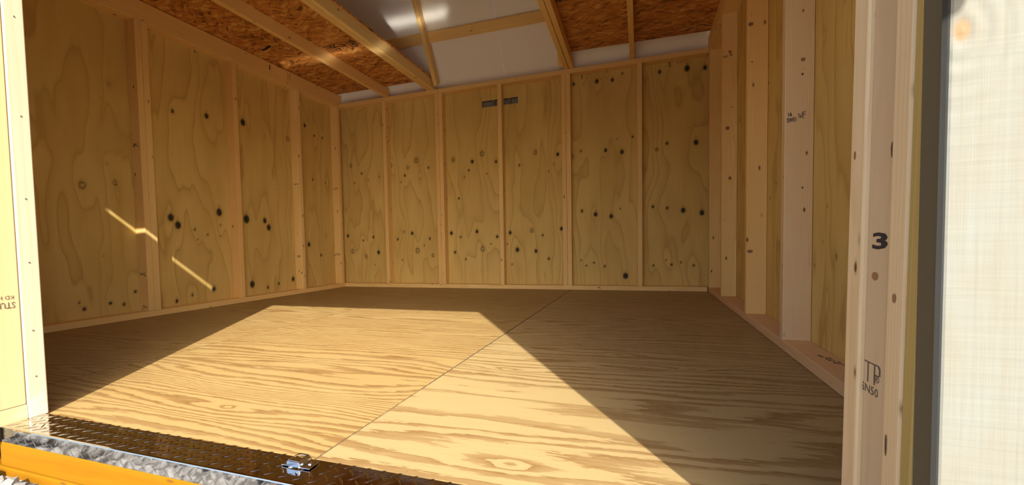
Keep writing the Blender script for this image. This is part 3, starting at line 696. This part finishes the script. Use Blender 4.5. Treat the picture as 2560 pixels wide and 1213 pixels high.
# wall to the left and right of the opening, header, gable front
for x in (4, 20, 43): lumber('stud', (x, -135.2, 1.6), (x, -135.2, 73.9), YD, 3.4, 1.5, M_PINE, wf)
lumber('stud', (130.2, -135.2, .1), (130.2, -135.2, 73.9), YD, 3.4, 1.5, M_PINE, wf)
boxw('header', (52.6, -137.1, 65.7), (129.3, -132.1, 73.4), M_PINE, wf)
lumber('top_plate', (-4, -135, 74.8), (140, -135, 74.8), YD, 4.2, 1.5, M_PINE, wf)
SL = (23.2, 39.2, 66.45, 67.65)               # narrow slot high in the front wall; it throws the thin streak on the left wall
for a, b in (((-9, -138.6, -.8), (SL[0], -137.95, 76)), ((SL[1], -138.6, -.8), (XL-.3, -137.95, 76)), ((SL[0], -138.6, -.8), (SL[1], -137.95, SL[2])), ((SL[0], -138.6, SL[3]), (SL[1], -137.95, 76)), ((XL-.3, -138.95, 65.6), (XR+.3, -137.95, 76)), ((127.6, -137.8, -.8), (150, -137.2, 76))):
    boxw('siding', a, b, M_EXT, wf)

# ---- door leaf, folded back flat against the front wall
dr = root('door_1', 'open shed door leaf folded back against the front wall, pale rough sawn frame in sunlight', 'door', 'structure', loc=(140, -140, 30))
lumber('stile', (125.2, -139.5, -1), (125.2, -139.5, 66), XD, 3.6, .5, M_ROUGH, dr, .10)
lumber('stile', (158, -139.5, -1), (158, -139.5, 66), XD, 3.6, .5, M_ROUGH, dr, .10)
lumber('rail', (127.1, -139.5, 64), (156.1, -139.5, 64), UP, 3.6, .5, M_ROUGH, dr, .16)
lumber('rail', (127.1, -139.5, .9), (156.1, -139.5, .9), UP, 3.6, .5, M_ROUGH, dr, .16)
boxw('door_panel', (123.62, -139.22, -1), (159.7, -137.86, 66), M_EXTD, dr)

# ---- tread plate on the threshold
tp = root('threshold_plate', 'shiny diamond tread plate covering the door threshold', 'threshold', loc=(90, -134, .1))
TX0, TX1 = XL+.08, XR-.1
prism('plate', [(-132.35, 0), (-132.35, .10), (-135.66, .10), (-135.78, .06), (-135.82, -.03), (-135.82, -1.32), (-135.72, -1.32), (-135.72, 0)], TX0, TX1, M_PLATE, tp, 'x')
vs, fs = [], []
def lug(c, e1, n, L=.55, wd=.085, h=.062):
    e1 = e1.normalized(); e2_ = n.cross(e1); k = len(vs)
    for u, v, hh in ((-1, 0, 0), (-.45, -.8, 0), (0, -1, 0), (.45, -.8, 0), (1, 0, 0), (.45, .8, 0), (0, 1, 0), (-.45, .8, 0), (-.62, 0, .75), (0, 0, 1), (.62, 0, .75)):
        q = c + e1*u*L + e2_*v*wd + n*hh*h; vs.append((q*S)[:])
    fs.extend([tuple(k+i for i in f) for f in ((0, 1, 8), (1, 2, 9, 8), (2, 3, 10, 9), (3, 4, 10), (4, 5, 10), (5, 6, 9, 10), (6, 7, 8, 9), (7, 0, 8))])
for i in range(int((TX1-TX0)/1.3)):
    for j in range(3):
        for k in (0, 1):                            # two sets of lugs at right angles, each between four of the other
            c = Vector((TX0+.45+(i+.5*k)*1.3, -132.62-(j+.5*k)*1.22, .103))
            if c.x > TX1-.6 or c.y < -135.35 or (88.0 < c.x < 91.2 and c.y > -134.4): continue
            lug(c, Vector((1, 1 if k == 0 else -1, 0)), Vector((0, 0, 1)), .62, .095, .075)
    for j in range(2):
        c = Vector((TX0+.5+i*1.3+j*.65, -135.823, -.38-j*.55))
        if c.x < TX1-.6: lug(c, Vector((1, 0, 1 if j == 0 else -1)), Vector((0, -1, 0)), .5, .07, .02)
me = bpy.data.meshes.new('raised_tread'); me.from_pydata(vs, [], fs); me.update()
bm = bmesh.new(); bm.from_mesh(me); bm.to_mesh(me); bm.free()
for p in me.polygons: p.use_smooth = True
o = link('raised_tread', me, M_PLATE); adopt(o, tp); o['kind'] = 'stuff'

# ---- bolt keeper on the plate
bk = root('bolt_keeper', 'small zinc door bolt keeper screwed to the tread plate', 'latch', loc=(89.4, -133.3, .11))
def kb(name, a, b, m=M_ZINC, bev=.03):
    o = boxw(name, a, b, m, bk); bv = o.modifiers.new('b', 'BEVEL'); bv.width = bev*S; bv.segments = 2; return o
KX, KY = 89.05, -132.75
zb = .17
kb('flange', (KX-1.15, KY-1.15, zb), (KX-.62, KY+.05, zb+.07)); kb('flange', (KX+.62, KY-1.15, zb), (KX+1.45, KY+.05, zb+.07))
def bent(name, pts, y0, y1):
    vs, fs = [], []
    n = len(pts)
    for y in (y0, y1):
        for (x, z) in pts: vs.append(tuple(V(x, y, z)))
    me = bpy.data.meshes.new(name); me.from_pydata(vs, [], [(i, i+1, n+i+1, n+i) for i in range(n-1)]); me.update()
    for p in me.polygons: p.use_smooth = False
    o = link(name, me, M_ZINC); adopt(o, bk); s = o.modifiers.new('s', 'SOLIDIFY'); s.thickness = .06*S; s.offset = 0; return o
hb = .46
hoop = [(KX-.62, zb+.03), (KX-.60, zb+hb*.55), (KX-.48, zb+hb-.02), (KX-.36, zb+hb), (KX+.36, zb+hb), (KX+.48, zb+hb-.02), (KX+.60, zb+hb*.55), (KX+.62, zb+.03)]
bent('hoop', hoop, KY-1.15, KY-.62); bent('hoop', hoop, KY-.12, KY+.05)
bent('hoop', hoop[:4], KY-.62, KY-.12); bent('hoop', hoop[4:], KY-.62, KY-.12)
kb('lip', (KX-.58, KY-1.20, zb+.02), (KX+.58, KY-1.15, zb+hb-.06))
for x in (KX-.88, KX+1.02):
    bm = bmesh.new(); bmesh.ops.create_uvsphere(bm, u_segments=14, v_segments=8, radius=.17*S)
    for v in bm.verts: v.co.z *= .55
    me = bpy.data.meshes.new('screw'); bm.to_mesh(me); bm.free()
    for p in me.polygons: p.use_smooth = True
    o = link('screw', me, M_ZINC); place(o, bk, Matrix.Translation(V(x, KY-.5, zb+.09)))

# ---- yellow rim beam under the plate
rb = root('rim_beam', 'bright yellow treated beam under the threshold, two boards high', 'beam', loc=(90, -135, -3))
lumber('beam_board', (XL-.5, -134.97, -2.62), (147, -134.97, -2.62), UP, 2.44, 1.5, M_YEL, rb, .14)
lumber('beam_board', (XL-14, -134.99, -5.0), (147, -134.99, -5.0), UP, 2.2, 1.5, M_YEL, rb, .14)
lumber('end_trim', (XL-1.75, -136.45, -1.2), (XL-1.75, -136.45, 60), XD, 3.4, .9, M_EXT, wf)
